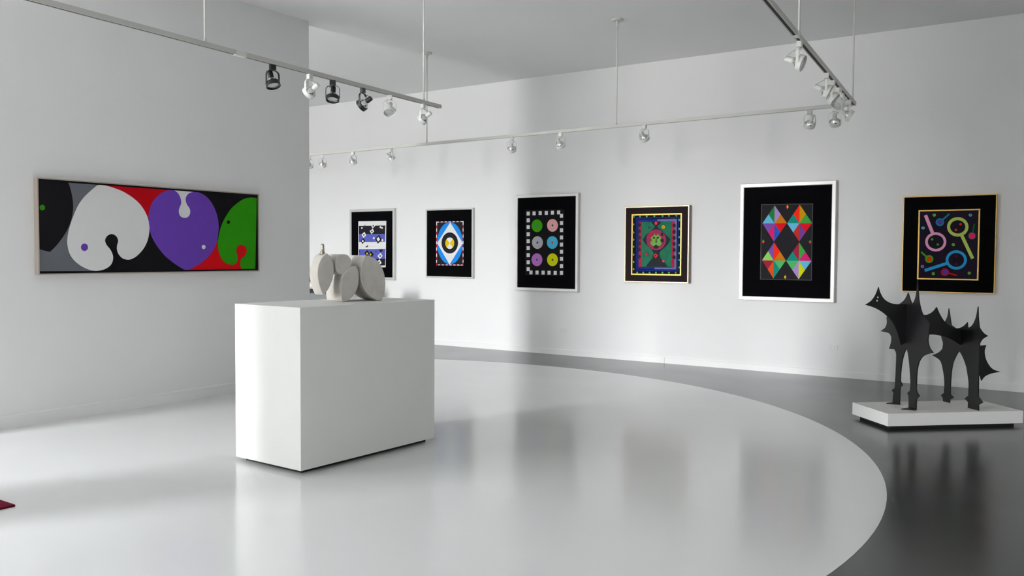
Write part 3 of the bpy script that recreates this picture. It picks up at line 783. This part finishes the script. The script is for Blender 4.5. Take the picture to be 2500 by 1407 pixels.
def spot(key, label, xy, aim, tilt, group):
    """aim: compass angle (degrees, 0 = +X, 90 = +Y) the lamp leans towards; tilt: degrees away from straight down."""
    t = thing('spotlight', label, 'spotlight', (xy[0], xy[1], TZ), math.radians(aim-90), group)
    k = KIT[key]
    new_obj('adapter', k['adapter'], t); new_obj('swivel', k['swivel'], t); new_obj('yoke', k['yoke'], t)
    R = Matrix.Translation((0, 0, PIV)) @ Matrix.Rotation(math.radians(tilt), 4, 'X')     # -Z swings towards +Y
    for nm in ('ring', 'bulb', 'socket'):
        o = new_obj(nm, k[nm], t); o.matrix_local = R
        if nm == 'bulb':
            new_obj('lens', k['lens'], o)
    bm = bmesh.new()
    s = R @ Vector((0.012, 0, 0.094)); c = R @ Vector((0.05, 0.0, 0.105))
    a = Vector((0, 0, -0.044))
    pts = []
    for i in range(11):
        u = i/10
        ctrl1 = a+Vector((0.035, -0.01, -0.012)); ctrl2 = c
        pts.append(a*(1-u)**3+ctrl1*3*u*(1-u)**2+ctrl2*3*u*u*(1-u)+s*u**3)
    tube_bm(bm, pts, 0.0022, 6)
    new_obj('cord', finish(bm, 'cord', LAMPB if key == 'black' else CORDW, smooth=True), t)
    return t
G1, G2, G3 = 'spotlights on the left rail', 'spotlights on the back rail', 'spotlights on the right rail'
def on_rail(px, py):
    p = on_plane(px, py, (0, 0, TZ), Vector((0, 0, 1))); return (p.x, p.y)
def at_rail(p0, d, px, py):
    x, y = on_rail(px, py); s = along(p0, d, (x, y)); return (p0[0]+d[0]*s, p0[1]+d[1]*s)
T1 = lambda px, py: at_rail(A0, d1, px, py)
T2 = lambda px, py: at_rail(B0, d2, px, py)
T3 = lambda px, py: at_rail(C0, d3, px, py)
spot('black', 'leftmost black spotlight, first on the left rail, pointing down', T1(650, 160), 355, 22, G1)
spot('white', 'white spotlight between two black ones on the left rail, in front of the wall edge', T1(737, 184), 190, 56, G1)
spot('black', 'black spotlight on the left rail seen face on, with its lens pointing down', T1(798, 198), 305, 20, G1)
spot('black', 'black spotlight with its socket sticking out right, third black one on the left rail', T1(872, 217), 195, 58, G1)
spot('white', 'white spotlight on the left rail with a big bright lens facing the camera', T1(938, 234), 305, 38, G1)
spot('white', 'last white spotlight near the right end of the left rail', T1(1024, 255), 192, 56, G1)
spot('white', 'white spotlight mostly hidden behind the end of the left wall', T2(745, 380), 125, 40, G2)
spot('white', 'leftmost fully visible white spotlight on the back rail, beside the wall edge', T2(785, 378), 125, 42, G2)
spot('white', 'second white spotlight from the wall edge on the back rail', T2(859, 371), 100, 45, G2)
spot('white', 'third white spotlight from the wall edge on the back rail', T2(951, 362), 60, 50, G2)
spot('white', 'white spotlight on the back rail above the gap between the eye print and six-disc print', T2(1247, 335), 120, 48, G2)
spot('white', 'white spotlight on the back rail above the six-disc print', T2(1366, 324), 95, 48, G2)
spot('white', 'white spotlight on the back rail above the gold framed green painting', T2(1571, 305), 85, 50, G2)
spot('white', 'white spotlight on the back rail left of the rail corner', T2(1977, 268), 125, 42, G2)
spot('white', 'white spotlight on the back rail right below the rail corner', T2(2038, 262), 100, 48, G2)
spot('white', 'topmost white spotlight on the right rail, lens turned right', T3(1953, 101), 2, 68, G3)
spot('white', 'second white spotlight from the top on the right rail, socket pointing left', T3(2018, 179), 12, 62, G3)
spot('white', 'third white spotlight from the top on the right rail', T3(2033, 197), 5, 50, G3)
spot('white', 'fourth white spotlight on the right rail with its lens facing the camera', T3(2049, 214), 240, 55, G3)
spot('white', 'lowest white spotlight at the corner end of the right rail', T3(2073, 244), 20, 58, G3)
